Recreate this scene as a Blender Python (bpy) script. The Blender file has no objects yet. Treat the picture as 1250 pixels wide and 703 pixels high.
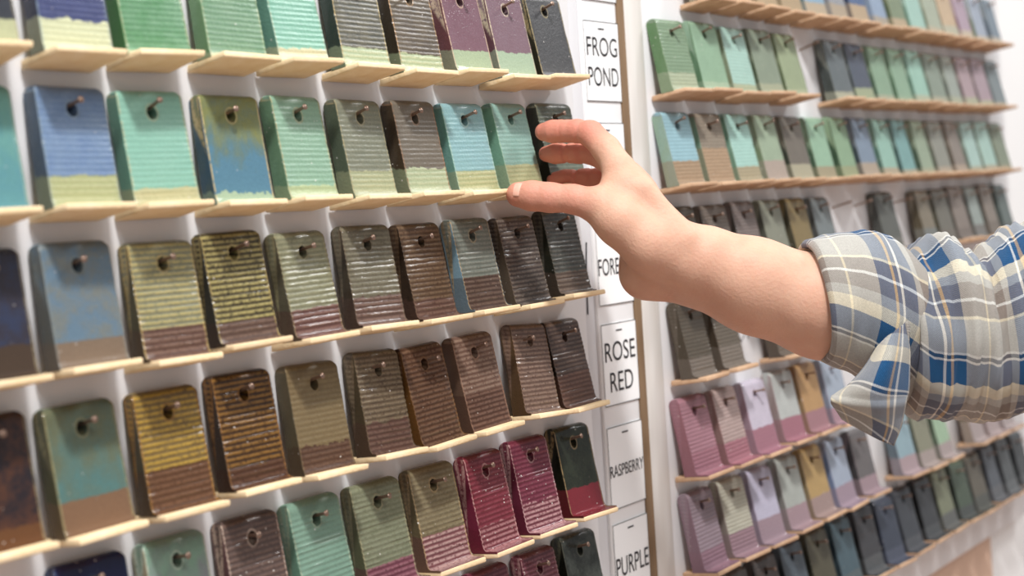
import bpy, bmesh, math, random
import numpy as np
from mathutils import Vector, Matrix

random.seed(4)
scene = bpy.context.scene
COL = scene.collection

# ------------------------------------------------------------------ camera
# x runs along the wall, y into the wall, z up; the face of the boards is y = 0
ZOFF = 1.55
CAM = Vector((-0.4168, -0.6869, -0.2482 + ZOFF))
RIGHT = Vector((0.6389, -0.7671, -0.0583)).normalized()
FWD = Vector((0.7690, 0.6389, 0.0212))
FWD = (FWD - RIGHT * FWD.dot(RIGHT)).normalized()
DOWN = FWD.cross(RIGHT).normalized()
F_PX, CX, CY = 1600.0, 625.0, 215.8
cd = bpy.data.cameras.new('camera')
cam = bpy.data.objects.new('camera', cd)
COL.objects.link(cam)
UP = -DOWN
cam.matrix_world = Matrix(((RIGHT.x, UP.x, -FWD.x, CAM.x), (RIGHT.y, UP.y, -FWD.y, CAM.y),
                           (RIGHT.z, UP.z, -FWD.z, CAM.z), (0, 0, 0, 1)))
cd.sensor_width = 36
cd.lens = F_PX / 1250 * 36
cd.shift_y = (CY - 351.5) / 1250
cd.clip_start = 0.02
cd.dof.use_dof = True
cd.dof.focus_distance = 1.0
cd.dof.aperture_fstop = 4.8
scene.camera = cam

# ------------------------------------------------------------------ light
world = bpy.data.worlds.new('world')
scene.world = world
world.use_nodes = True
world.node_tree.nodes['Background'].inputs[0].default_value = (0.965, 0.98, 1.0, 1)
world.node_tree.nodes['Background'].inputs[1].default_value = 0.40


def area(name, loc, target, sx, sy, power, color=(1, 1, 1)):
    d = bpy.data.lights.new(name, 'AREA')
    d.shape = 'RECTANGLE'
    d.size, d.size_y, d.energy, d.color = sx, sy, power, color
    o = bpy.data.objects.new(name, d)
    COL.objects.link(o)
    o.location = loc
    o.rotation_euler = (Vector(target) - Vector(loc)).to_track_quat('-Z', 'Y').to_euler()
    return o


area('ceiling_lamp_key', (-0.40, -1.05, 3.25), (0.4, 0, 1.2), 0.20, 0.20, 62, (1.0, 0.995, 0.985))
area('fill_light_panel', (-0.6, -2.2, 3.2), (0.4, 0, 1.2), 1.2, 0.6, 30, (1.0, 0.995, 0.99))  # unseen soft fill behind the camera, added to brighten the tile sides
area('ceiling_lamp_far', (2.6, -1.3, 3.3), (2.0, 0, 1.3), 0.5, 0.5, 40, (1.0, 0.995, 0.99))

vs = scene.view_settings
vs.view_transform = 'Standard'
vs.look = 'None'
vs.exposure = 0.0
vs.gamma = 1.0
vs.use_curve_mapping = False


# ------------------------------------------------------------------ helpers
def lin(hexs):
    hexs = hexs.lstrip('#')
    out = []
    for i in (0, 2, 4):
        c = int(hexs[i:i + 2], 16) / 255
        out.append(c / 12.92 if c <= 0.04045 else ((c + 0.055) / 1.055) ** 2.4)
    return (*out, 1.0)


def tag(o, label=None, cat=None, group=None, kind=None):
    if label:
        o['label'] = label
    if cat:
        o['category'] = cat
    if group:
        o['group'] = group
    if kind:
        o['kind'] = kind
    return o


def link(name, data, parent=None, mat=None):
    o = bpy.data.objects.new(name, data)
    COL.objects.link(o)
    if parent:
        o.parent = parent
    if mat is not None:
        data.materials.clear()
        data.materials.append(mat)
    return o


def mesh_pd(name, verts, faces, smooth=False, angle=None):
    m = bpy.data.meshes.new(name)
    m.from_pydata([tuple(v) for v in verts], [], faces)
    m.update()
    if smooth:
        m.polygons.foreach_set('use_smooth', [True] * len(m.polygons))
        if angle:
            m.set_sharp_from_angle(angle=math.radians(angle))
    return m


def box_mesh(name, x0, x1, y0, y1, z0, z1, bev=0.0, seg=2):
    bm = bmesh.new()
    bmesh.ops.create_cube(bm, size=1)
    for v in bm.verts:
        v.co = ((x0 + x1) / 2 + v.co.x * (x1 - x0), (y0 + y1) / 2 + v.co.y * (y1 - y0), (z0 + z1) / 2 + v.co.z * (z1 - z0))
    if bev:
        bmesh.ops.bevel(bm, geom=bm.edges[:], offset=bev, segments=seg, affect='EDGES', profile=0.5)
    m = bpy.data.meshes.new(name)
    bm.to_mesh(m)
    bm.free()
    if bev:
        m.polygons.foreach_set('use_smooth', [True] * len(m.polygons))
        m.set_sharp_from_angle(angle=math.radians(50))
    return m


def NT(mat):
    mat.use_nodes = True
    nt = mat.node_tree
    return nt, nt.nodes, nt.links, nt.nodes['Principled BSDF']


def simple_mat(name, col, rough=0.6, col2=None, scale=20, amt=0.5, stretch=(1, 1, 1), bump=0.0, bscale=200, spec=0.4):
    m = bpy.data.materials.new(name)
    nt, N, L, P = NT(m)
    P.inputs['Roughness'].default_value = rough
    P.inputs['Specular IOR Level'].default_value = spec
    P.inputs['Base Color'].default_value = lin(col)
    tc = N.new('ShaderNodeTexCoord')
    mp = N.new('ShaderNodeMapping')
    mp.inputs['Scale'].default_value = stretch
    L.new(tc.outputs['Object'], mp.inputs['Vector'])
    if col2:
        nz = N.new('ShaderNodeTexNoise')
        nz.inputs['Scale'].default_value = scale
        nz.inputs['Detail'].default_value = 5
        L.new(mp.outputs[0], nz.inputs['Vector'])
        mr = N.new('ShaderNodeMapRange')
        mr.inputs['From Min'].default_value = 0.35
        mr.inputs['From Max'].default_value = 0.7
        mr.inputs['To Max'].default_value = amt
        L.new(nz.outputs[0], mr.inputs[0])
        mx = N.new('ShaderNodeMix')
        mx.data_type = 'RGBA'
        mx.inputs[6].default_value = lin(col)
        mx.inputs[7].default_value = lin(col2)
        L.new(mr.outputs[0], mx.inputs[0])
        L.new(mx.outputs[2], P.inputs['Base Color'])
    if bump:
        nb = N.new('ShaderNodeTexNoise')
        nb.inputs['Scale'].default_value = bscale
        nb.inputs['Detail'].default_value = 4
        L.new(mp.outputs[0], nb.inputs['Vector'])
        b = N.new('ShaderNodeBump')
        b.inputs['Strength'].default_value = bump
        b.inputs['Distance'].default_value = 0.002
        L.new(nb.outputs[0], b.inputs['Height'])
        L.new(b.outputs[0], P.inputs['Normal'])
    return m


def cam_pt(px, py, zc):
    """a point measured in the photograph, at its own distance along the view axis"""
    return CAM + RIGHT * ((px - CX) / F_PX * zc) + DOWN * ((py - CY) / F_PX * zc) + FWD * zc


# ------------------------------------------------------------------ setting
M_WALL = simple_mat('white_wall_paint', '#f4f3f2', 0.7, '#ececec', 6, 0.4, bump=0.05)
M_BOARD = simple_mat('white_board_paint', '#e9e8e9', 0.5, '#dcdadb', 9, 0.6, (1, 1, 0.2), bump=0.08, bscale=60)
M_POST = simple_mat('chipped_white_paint', '#e6e3df', 0.55, '#cfc8be', 60, 0.55, (1, 1, 0.08), bump=0.25, bscale=90)
M_WOOD = simple_mat('bare_brown_timber', '#8d7358', 0.75, '#6d5640', 80, 0.8, (1, 1, 0.1), bump=0.3)
M_STRIP = simple_mat('white_laminate', '#f3f3f4', 0.4)
M_STRIPG = simple_mat('grey_white_batten', '#dcdcdf', 0.5, '#cfcfd2', 30, 0.5, (1, 1, 0.1))
M_FLOOR = simple_mat('pinkish_concrete', '#b79d8e', 0.6, '#a78b7c', 5, 0.6)
M_LOW = simple_mat('warm_beige_wall_paint', '#d8b8a2', 0.6, '#cfae98', 5, 0.5)

tag(link('floor', box_mesh('floor', -3, 4.5, -4, 0.15, -0.05, 0), None, M_FLOOR), kind='structure')
tag(link('wall_back', box_mesh('wall_back', -3, 4.5, 0.021, 0.15, 0.0, 3.6), None, M_WALL), kind='structure')
tag(link('trim_1', box_mesh('trim_1', -3, 1.44, 0.012, 0.0212, 0.0, 0.80 - 0.004), None, M_LOW), kind='structure')

BZ0, BZ1 = 0.80, 2.25
b = link('display_board', box_mesh('display_board', -0.9, 0.500, 0.0, 0.0208, BZ0 - 0.05, BZ1, 0.001), None, M_BOARD)
tag(b, 'white painted board on the left hung with rows of shiny brown and green tiles', 'board')
b = link('display_board', box_mesh('display_board', 0.6135, 1.575, 0.0, 0.0208, BZ0, BZ1, 0.001), None, M_BOARD)
tag(b, 'white painted board on the right hung with pale, pink and dark tiles', 'board')
b = link('batten', box_mesh('batten', 0.5005, 0.5165, 0.002, 0.0208, BZ0 - 0.05, BZ1, 0.001), None, M_STRIPG)
tag(b, 'narrow grey white upright batten left of the name cards', 'batten')
b = link('card_strip', box_mesh('card_strip', 0.517, 0.5725, 0.0, 0.0208, BZ0 - 0.05, BZ1, 0.0008), None, M_STRIP)
tag(b, 'white upright strip carrying the column of name cards', 'strip')
b = link('timber_lath', box_mesh('timber_lath', 0.5728, 0.5838, -0.0012, 0.0208, BZ0 - 0.05, BZ1), None, M_WOOD)
tag(b, 'bare brown timber lath right of the name cards', 'lath')
b = link('post', box_mesh('post', 0.584, 0.6132, -0.0016, 0.0208, BZ0 - 0.05, BZ1, 0.0015), None, M_POST)
tag(b, 'chipped white painted post between name cards and right board', 'post')

# ------------------------------------------------------------------ name cards
M_CARD = simple_mat('white_card', '#fafafa', 0.5)
M_INK = simple_mat('black_ink', '#26262a', 0.5)


def text_mesh(name, body, width, height, thick=0.0):
    cu = bpy.data.curves.new(name, 'FONT')
    cu.body = body
    cu.size = 1
    cu.extrude = 0
    o = bpy.data.objects.new(name, cu)
    COL.objects.link(o)
    bpy.context.view_layer.update()
    dg = bpy.context.evaluated_depsgraph_get()
    me = bpy.data.meshes.new_from_object(o.evaluated_get(dg))
    bpy.data.objects.remove(o)
    co = np.array([v.co[:] for v in me.vertices])
    lo, hi = co.min(0), co.max(0)
    for v in me.vertices:
        u = (v.co.x - (lo[0] + hi[0]) / 2) / (hi[0] - lo[0]) * width
        w = (v.co.y - (lo[1] + hi[1]) / 2) / (hi[1] - lo[1]) * height
        v.co = (u, 0, w)
    me.name = name
    return me


def name_card(xc, ztop, lines, label, letter_h=0.0165):
    W, H = 0.0535, 0.0725
    root = link('name_card', box_mesh('name_card', -W / 2, W / 2, -0.0006, 0.0, 0, H), None, M_CARD)
    root.location = (xc, -0.0002, ztop - H + ZOFF)
    tag(root, label, 'card', 'name cards')
    t = 0.0007
    vs_, fs = [], []
    for (x0, x1, z0, z1) in ((-W / 2, W / 2, 0, t), (-W / 2, W / 2, H - t, H), (-W / 2, -W / 2 + t * .7, t, H - t), (W / 2 - t * .7, W / 2, t, H - t)):
        n = len(vs_)
        vs_ += [(x0, -0.0008, z0), (x1, -0.0008, z0), (x1, -0.0008, z1), (x0, -0.0008, z1)]
        fs.append((n, n + 1, n + 2, n + 3))
    link('border', mesh_pd('border', vs_, fs), root, M_INK)
    sm = link('small_print', box_mesh('small_print', -0.0045, 0.0045, -0.0009, -0.0006, H - 0.0075, H - 0.0062), root, M_INK)
    for (s, w, hh, z) in lines:
        lt = link('lettering', text_mesh('lettering', s, w, hh), root, M_INK)
        lt.location = (-0.0022 if s == 'FOREST' else 0, -0.0009, z)
    return root


XC = 0.5462
name_card(XC, 0.003, [], 'name card at the top edge, above the FROG POND card')
name_card(XC, -0.0880, [('FROG', 0.0465, 0.0172, 0.0495), ('POND', 0.0460, 0.0172, 0.0225)], 'white name card reading FROG POND')
name_card(XC, -0.1795, [], 'name card partly behind the hand, below the FROG POND card')
name_card(XC, -0.2700, [('FOREST', 0.0465, 0.0150, 0.034)], 'white name card behind the hand heel, beginning FORE')
name_card(XC, -0.3590, [('ROSE', 0.0465, 0.0172, 0.0475), ('RED', 0.0350, 0.0172, 0.0205)], 'white name card reading ROSE RED')
name_card(XC, -0.4500, [('RASPBERRY', 0.0515, 0.0105, 0.0335)], 'white name card reading RASPBERRY in small letters')
name_card(XC, -0.5350, [('PURPLE', 0.0500, 0.0165, 0.034)], 'white name card reading PURPLE')

# ------------------------------------------------------------------ glaze
TW = 0.0452          # tile width
HW = TW / 2
ZH = 0.0625          # height of the hole above the base
RIB = 0.0035         # rib pitch


def make_glaze_group():
    g = bpy.data.node_groups.new('glaze', 'ShaderNodeTree')
    I = g.interface
    for n in ('Main', 'Main2', 'Crest', 'Band', 'BandCrest', 'Side', 'Rim'):
        I.new_socket(n, in_out='INPUT', socket_type='NodeSocketColor')
    for n in ('Mottle', 'Grad', 'CrestAmt', 'BandZ', 'BandWave', 'BandCrestAmt', 'RimAmt', 'Speckle', 'Rough', 'Seed', 'Sat'):
        I.new_socket(n, in_out='INPUT', socket_type='NodeSocketFloat')
    I.new_socket('Shader', in_out='OUTPUT', socket_type='NodeSocketShader')
    N, L = g.nodes, g.links
    gi = N.new('NodeGroupInput')
    go = N.new('NodeGroupOutput')

    def plug(s, v):
        if isinstance(v, (int, float)):
            s.default_value = v
        else:
            L.new(v, s)

    def math_(op, a, b=0.0, c=0.0):
        n = N.new('ShaderNodeMath')
        n.operation = op
        plug(n.inputs[0], a)
        plug(n.inputs[1], b)
        plug(n.inputs[2], c)
        return n.outputs[0]

    def sstep(v, a, b, t0=0.0, t1=1.0):
        n = N.new('ShaderNodeMapRange')
        n.interpolation_type = 'SMOOTHSTEP'
        for i, x in enumerate((v, a, b, t0, t1)):
            plug(n.inputs[i], x)
        return n.outputs[0]

    def mix(f, a, b):
        n = N.new('ShaderNodeMix')
        n.data_type = 'RGBA'
        plug(n.inputs[0], f)
        L.new(a, n.inputs[6])
        L.new(b, n.inputs[7])
        return n.outputs[2]

    def noise(vec, sc, det=3, rough=0.55):
        n = N.new('ShaderNodeTexNoise')
        n.inputs['Scale'].default_value = sc
        n.inputs['Detail'].default_value = det
        n.inputs['Roughness'].default_value = rough
        L.new(vec, n.inputs['Vector'])
        return n.outputs[0]

    tc = N.new('ShaderNodeTexCoord')
    sp = N.new('ShaderNodeSeparateXYZ')
    L.new(tc.outputs['Object'], sp.inputs[0])
    x, y, z = sp.outputs
    sd = N.new('ShaderNodeCombineXYZ')
    for i in range(3):
        plug(sd.inputs[i], gi.outputs['Seed'])
    va = N.new('ShaderNodeVectorMath')
    va.operation = 'ADD'
    L.new(tc.outputs['Object'], va.inputs[0])
    L.new(sd.outputs[0], va.inputs[1])
    v = va.outputs[0]
    st = N.new('ShaderNodeMapping')
    st.inputs['Scale'].default_value = (1, 1, 0.35)
    L.new(v, st.inputs[0])
    n1 = noise(v, 70, 4, 0.6)
    n2 = noise(v, 420, 3, 0.6)
    n3 = noise(st.outputs[0], 130, 2)
    n4 = noise(v, 1400, 2)
    # main colour, mottled, with runs
    mot = math_('MULTIPLY', sstep(math_('ADD', math_('MULTIPLY', n1, 0.7), math_('MULTIPLY', n2, 0.3)), 0.38, 0.62), gi.outputs['Mottle'])
    gr = math_('MULTIPLY', sstep(math_('ADD', z, math_('MULTIPLY', math_('SUBTRACT', n3, 0.5), 0.05)), 0.064, 0.022), gi.outputs['Grad'])
    f = math_('MINIMUM', math_('ADD', mot, gr), 1.0)
    col = mix(f, gi.outputs['Main'], gi.outputs['Main2'])
    # glaze thins on the rib crests
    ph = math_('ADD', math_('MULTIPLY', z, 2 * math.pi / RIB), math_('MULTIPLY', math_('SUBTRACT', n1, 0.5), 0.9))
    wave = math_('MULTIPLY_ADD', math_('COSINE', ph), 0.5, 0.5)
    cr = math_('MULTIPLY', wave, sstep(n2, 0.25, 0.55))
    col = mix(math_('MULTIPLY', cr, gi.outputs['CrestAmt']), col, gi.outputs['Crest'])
    # second glaze on the lower part
    bz = math_('ADD', gi.outputs['BandZ'], math_('MULTIPLY', math_('SUBTRACT', math_('ADD', math_('MULTIPLY', n3, 0.65), math_('MULTIPLY', n2, 0.35)), 0.5), gi.outputs['BandWave']))
    bf = sstep(math_('SUBTRACT', bz, z), -0.0004, 0.0008)
    bc = mix(math_('MULTIPLY', cr, gi.outputs['BandCrestAmt']), gi.outputs['Band'], gi.outputs['BandCrest'])
    col = mix(bf, col, bc)
    # sides and the thin glaze along the arrises and round the hole
    ax = math_('ABSOLUTE', x)
    rim = math_('MULTIPLY', math_('MULTIPLY', sstep(ax, HW - 0.0018, HW - 0.0009), gi.outputs['RimAmt']), sstep(n2, 0.3, 0.55))
    dx = math_('POWER', ax, 2.0)
    dz = math_('POWER', math_('MULTIPLY', math_('ABSOLUTE', math_('SUBTRACT', z, ZH)), 0.8), 2.0)
    dh = math_('SQRT', math_('ADD', dx, dz))
    ring = math_('MULTIPLY', math_('MULTIPLY', sstep(dh, 0.0050, 0.0042), sstep(dh, 0.0035, 0.0038)), math_('MULTIPLY', gi.outputs['RimAmt'], 0.6))
    side = sstep(ax, HW - 0.0007, HW - 0.0002)
    sidec = mix(math_('MULTIPLY', sstep(n3, 0.4, 0.7), 0.2), gi.outputs['Side'], gi.outputs['Main'])
    sidec = mix(math_('MULTIPLY', bf, 0.5), sidec, gi.outputs['Band'])
    col = mix(math_('MAXIMUM', rim, ring), col, gi.outputs['Rim'])
    col = mix(side, col, sidec)
    # scattered pale specks
    vo = N.new('ShaderNodeTexVoronoi')
    vo.inputs['Scale'].default_value = 380
    L.new(v, vo.inputs['Vector'])
    spx = N.new('ShaderNodeSeparateColor')
    L.new(vo.outputs['Color'], spx.inputs[0])
    sk = math_('MULTIPLY', sstep(math_('ADD', vo.outputs['Distance'], math_('MULTIPLY', spx.outputs[1], 0.16)), 0.32, 0.2), sstep(math_('ADD', spx.outputs[0], math_('MULTIPLY', gi.outputs['Speckle'], 0.3)), 0.97, 0.99))
    wh = N.new('ShaderNodeRGB')
    wh.outputs[0].default_value = (0.8, 0.74, 0.68, 1)
    col = mix(math_('MULTIPLY', sk, 0.85), col, wh.outputs[0])
    # fine tone variation
    hs = N.new('ShaderNodeHueSaturation')
    L.new(math_('MULTIPLY_ADD', n4, 0.4, 0.52), hs.inputs['Value'])
    L.new(gi.outputs['Sat'], hs.inputs['Saturation'])
    L.new(col, hs.inputs['Color'])
    P = N.new('ShaderNodeBsdfPrincipled')
    L.new(hs.outputs[0], P.inputs['Base Color'])
    L.new(gi.outputs['Rough'], P.inputs['Roughness'])
    P.inputs['IOR'].default_value = 1.42
    bp = N.new('ShaderNodeBump')
    bp.inputs['Strength'].default_value = 0.35
    bp.inputs['Distance'].default_value = 0.0008
    L.new(math_('ADD', n2, math_('MULTIPLY', n1, 0.6)), bp.inputs['Height'])
    L.new(bp.outputs[0], P.inputs['Normal'])
    L.new(P.outputs[0], go.inputs[0])
    return g


GLAZE = make_glaze_group()


def mixhex(a, b, t):
    A, B = lin(a), lin(b)
    return tuple(A[i] * (1 - t) + B[i] * t for i in range(3)) + (1.0,)


def glaze(name, main, main2=None, mottle=0.3, grad=0.0, crest=None, camt=0.0, band=None, bandf=0.0, wave=0.006,
          bcrest=None, bcamt=0.0, side=None, rim='#cdb98a', rimamt=0.5, speck=0.0, rough=0.2, seed=0.0, sat=0.78, ribdark=1.0):
    m = bpy.data.materials.new(name)
    m.use_nodes = True
    N, L = m.node_tree.nodes, m.node_tree.links
    N.remove(N['Principled BSDF'])
    g = N.new('ShaderNodeGroup')
    g.node_tree = GLAZE
    L.new(g.outputs[0], N['Material Output'].inputs[0])
    i = g.inputs
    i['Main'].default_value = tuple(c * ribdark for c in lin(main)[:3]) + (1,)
    i['Main2'].default_value = lin(main2) if main2 else tuple(min(1, c * 0.72) for c in lin(main)[:3]) + (1,)
    i['Crest'].default_value = lin(crest) if crest else tuple(min(1, c * 1.45 + 0.02) for c in lin(main)[:3]) + (1,)
    i['CrestAmt'].default_value = camt
    bnd = band or main
    i['Band'].default_value = tuple(c * ribdark for c in lin(bnd)[:3]) + (1,)
    i['BandCrest'].default_value = lin(bcrest) if bcrest else tuple(min(1, c * 1.5 + 0.02) for c in lin(bnd)[:3]) + (1,)
    i['BandCrestAmt'].default_value = bcamt
    i['BandZ'].default_value = 0.0065 + bandf * 0.07 if band else -1
    i['BandWave'].default_value = wave
    i['Side'].default_value = lin(side) if side else tuple(c * 0.75 for c in lin(main)[:3]) + (1,)
    i['Rim'].default_value = lin(rim)
    i['RimAmt'].default_value = rimamt
    i['Mottle'].default_value = mottle
    i['Grad'].default_value = grad
    i['Speckle'].default_value = speck
    i['Rough'].default_value = rough
    i['Seed'].default_value = seed
    i['Sat'].default_value = sat
    return m


# ------------------------------------------------------------------ tile meshes
def tile_slab(ribbed, seed, lip):
    """closed profile (y, z) swept across the width, origin at the middle of the base below the face"""
    rnd = random.Random(seed)
    prof = []
    def ft(yy):                       # top of the clay foot, which rises to the front
        return 0.0060 + (-0.0105 - yy) * 0.13
    prof.append((-0.0105 - lip, ft(-0.0105 - lip) - 0.0012))
    prof.append((-0.0105 - lip, ft(-0.0105 - lip) + 0.0003))
    if lip > 0.008:
        prof.append((-0.0105 - lip * 0.6, ft(-0.0105 - lip * 0.6) + 0.0003))
    r = 0.0045
    f0 = (-0.0100, 0.0110)
    f1 = (0.0029, 0.0705)
    # fillet
    for k in range(0, 6):
        a = k / 5 * math.radians(80)
        yy = -0.0105 - 0.0042 + 0.0045 * math.sin(a)
        zz = ft(yy) + 0.0003 + 0.0050 * (1 - math.cos(a))
        if yy > -0.0105 - lip + 0.0002:
            prof.append((yy, zz))
    n = 64
    amp = (0.00015 if lip < 0.003 else 0.00032) if ribbed else 0.0
    for k in range(1, n):
        t = k / n
        zz = f0[1] + (f1[1] - f0[1]) * t
        yy = f0[0] + (f1[0] - f0[0]) * t
        w = amp * math.cos(2 * math.pi * zz / RIB) * min(1, (1 - t) * 14)
        if ribbed:
            prof.append((yy - w, zz))
        elif k % 6 == 0:
            prof.append((yy, zz))
    cy, cz, rr = 0.0088, 0.0704, 0.0060
    for k in range(0, 11):
        a = math.radians(180 - 18 * k)
        prof.append((cy + rr * math.cos(a), cz + rr * math.sin(a) * 0.97))
    for t in (0.25, 0.5, 0.75, 1.0):
        prof.append((0.0148 + (0.0022 - 0.0148) * t, 0.0704 + (0.0036 - 0.0704) * t))
    prof = np.array(prof)
    cen = prof.mean(0)
    np_ = len(prof)
    xs = [-HW, -HW + 0.0009, -HW * 0.7, -HW * 0.35, 0, HW * 0.35, HW * 0.7, HW - 0.0009, HW]
    verts, faces = [], []
    R = 0.0036
    ztop = prof[:, 1].max()
    for j, xx in enumerate(xs):
        end = j in (0, len(xs) - 1)
        for i, (yy, zz) in enumerate(prof):
            s = 0.0
            d = zz - (ztop - R)
            if d > 0:
                s = R - math.sqrt(max(0, R * R - d * d))
            X = xx * (HW - s) / HW
            Y, Z = yy, zz
            if end:
                dv = np.array((yy, zz)) - cen
                dv = dv / (np.linalg.norm(dv) + 1e-9)
                Y -= dv[0] * 0.0008
                Z -= dv[1] * 0.0008
            elif ribbed:
                Y += rnd.uniform(-1, 1) * 0.00010
                Z += rnd.uniform(-1, 1) * 0.00012
            verts.append((X, Y, Z))
    for j in range(len(xs) - 1):
        for i in range(np_):
            a, b2 = j * np_ + i, j * np_ + (i + 1) % np_
            faces.append((a, b2, b2 + np_, a + np_))
    faces.append(tuple(range(np_))[::-1])
    faces.append(tuple((len(xs) - 1) * np_ + i for i in range(np_)))
    bm = bmesh.new()
    for v_ in verts:
        bm.verts.new(v_)
    bm.verts.ensure_lookup_table()
    for f_ in faces:
        bm.faces.new([bm.verts[i] for i in f_])
    bmesh.ops.recalc_face_normals(bm, faces=bm.faces[:])
    me = bpy.data.meshes.new('slab')
    bm.to_mesh(me)
    bm.free()
    # cut the hanging hole
    cm = bmesh.new()
    bmesh.ops.create_cone(cm, cap_ends=True, segments=18, radius1=0.0035, radius2=0.0035, depth=0.05)
    for v_ in cm.verts:
        v_.co = (v_.co.x + rnd.uniform(-0.0001, 0.0001), v_.co.z, ZH + v_.co.y * 1.25 - v_.co.z * 0.12)
    cm.normal_update()
    if cm.calc_volume(signed=True) < 0:
        bmesh.ops.reverse_faces(cm, faces=cm.faces[:])
    cme = bpy.data.meshes.new('cut')
    cm.to_mesh(cme)
    cm.free()
    o = link('slab_shape', me)
    c = link('cut', cme)
    md = o.modifiers.new('b', 'BOOLEAN')
    md.operation = 'DIFFERENCE'
    md.solver = 'EXACT'
    md.object = c
    bpy.context.view_layer.update()
    out = bpy.data.meshes.new_from_object(o.evaluated_get(bpy.context.evaluated_depsgraph_get()))
    bpy.data.objects.remove(o)
    bpy.data.objects.remove(c)
    out.name = 'slab'
    out.polygons.foreach_set('use_smooth', [True] * len(out.polygons))
    out.set_sharp_from_angle(angle=math.radians(40))
    out.materials.clear()
    out.materials.append(None)
    return out


SLABS = {}
for lipname, lip in (('bare', 0.0016), ('fillet', 0.0058), ('full', 0.0135)):
    SLABS[('r', lipname)] = [tile_slab(True, 10 + k, lip) for k in range(2)]
    SLABS[('s', lipname)] = [tile_slab(False, 20, lip)]


def foot_mesh(seed):
    rnd = random.Random(seed)
    bm = bmesh.new()
    bmesh.ops.create_cube(bm, size=1)
    for v_ in bm.verts:
        front = v_.co.y < 0
        top = v_.co.z > 0
        v_.co = (v_.co.x * (TW - 0.0004), -0.0252 + rnd.uniform(-0.001, 0.001) if front else 0.0135,
                 (0.0078 if front else 0.0030) if top else (0.0040 if front else -0.0022))
    bmesh.ops.bevel(bm, geom=bm.edges[:], offset=0.0009, segments=2, affect='EDGES', profile=0.5)
    me = bpy.data.meshes.new('clay_foot')
    bm.to_mesh(me)
    bm.free()
    me.polygons.foreach_set('use_smooth', [True] * len(me.polygons))
    me.set_sharp_from_angle(angle=math.radians(45))
    me.materials.append(None)
    return me


FEET = [foot_mesh(k) for k in range(4)]
M_CREAM = simple_mat('cream_clay', '#f8e0ba', 0.8, '#ebcb98', 90, 0.7, bump=0.2, bscale=400, spec=0.2)
M_TAN = simple_mat('tan_clay', '#cfae90', 0.8, '#b8906e', 90, 0.7, bump=0.2, bscale=400, spec=0.2)
M_STEEL = simple_mat('nail_steel', '#8a7468', 0.35, '#b59a88', 900, 0.6)
M_STEEL.node_tree.nodes['Principled BSDF'].inputs['Metallic'].default_value = 0.7


def nail_mesh():
    bm = bmesh.new()
    prof = [(0.0, -0.0004), (0.0011, -0.0004), (0.00115, 0.0255), (0.0019, 0.0258), (0.0021, 0.0264), (0.0016, 0.0269), (0.0, 0.0271)]
    seg = 10
    rings = []
    for (r, l) in prof:
        if r == 0:
            rings.append([bm.verts.new((0, -l, 0))])
        else:
            rings.append([bm.verts.new((r * math.cos(2 * math.pi * k / seg), -l, r * math.sin(2 * math.pi * k / seg))) for k in range(seg)])
    for a, b2 in zip(rings, rings[1:]):
        for k in range(seg):
            q = (k + 1) % seg
            if len(a) == 1:
                bm.faces.new((a[0], b2[k], b2[q]))
            elif len(b2) == 1:
                bm.faces.new((a[k], a[q], b2[0]))
            else:
                bm.faces.new((a[k], a[q], b2[q], b2[k]))
    bmesh.ops.recalc_face_normals(bm, faces=bm.faces[:])
    me = bpy.data.meshes.new('nail')
    bm.to_mesh(me)
    bm.free()
    me.polygons.foreach_set('use_smooth', [True] * len(me.polygons))
    me.set_sharp_from_angle(angle=math.radians(40))
    me.materials.append(M_STEEL)
    return me


NAIL = nail_mesh()
PITCH, ROW = 0.0568, 0.09
XR0 = 0.6446
ORD = ['first', 'second', 'third', 'fourth', 'fifth', 'sixth', 'seventh', 'eighth', 'ninth', 'tenth', 'eleventh', 'twelfth',
       'thirteenth', 'fourteenth', 'fifteenth', 'sixteenth']


def nail(X, Z, label, group='nails in the boards'):
    o = link('nail', NAIL)
    # enters the board and points a little upward
    o.location = (X, 0.002, Z - 0.0022)
    o.rotation_euler = (math.radians(-14 + random.uniform(-4, 4)), 0, math.radians(random.uniform(-5, 5)))
    tag(o, label, 'nail', group)
    return o


def tile(X, Z, desc, where, shape, lip, mat, clay, roll=0.0, yaw=0.0, group=None):
    """Z is the height of the hanging hole"""
    e = bpy.data.objects.new('glaze_tile', None)
    e.empty_display_size = 0.02
    COL.objects.link(e)
    c, s = math.cos(roll), math.sin(roll)
    e.location = (X + s * ZH, -0.0152, Z - c * ZH)
    e.rotation_euler = (0, roll, yaw)
    lab = f'{desc} tile, {where}'
    tag(e, lab, 'tile', group)
    sl = SLABS[(shape, lip)]
    o = link('slab', random.choice(sl), e)
    o.material_slots[0].link = 'OBJECT'
    o.material_slots[0].material = mat
    o2 = link('clay_foot', random.choice(FEET), e)
    o2.material_slots[0].link = 'OBJECT'
    o2.material_slots[0].material = clay
    o2['label'] = 'bare unglazed clay foot'
    nail(X, Z + 0.0010, f'nail holding {lab}')
    return e


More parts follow.
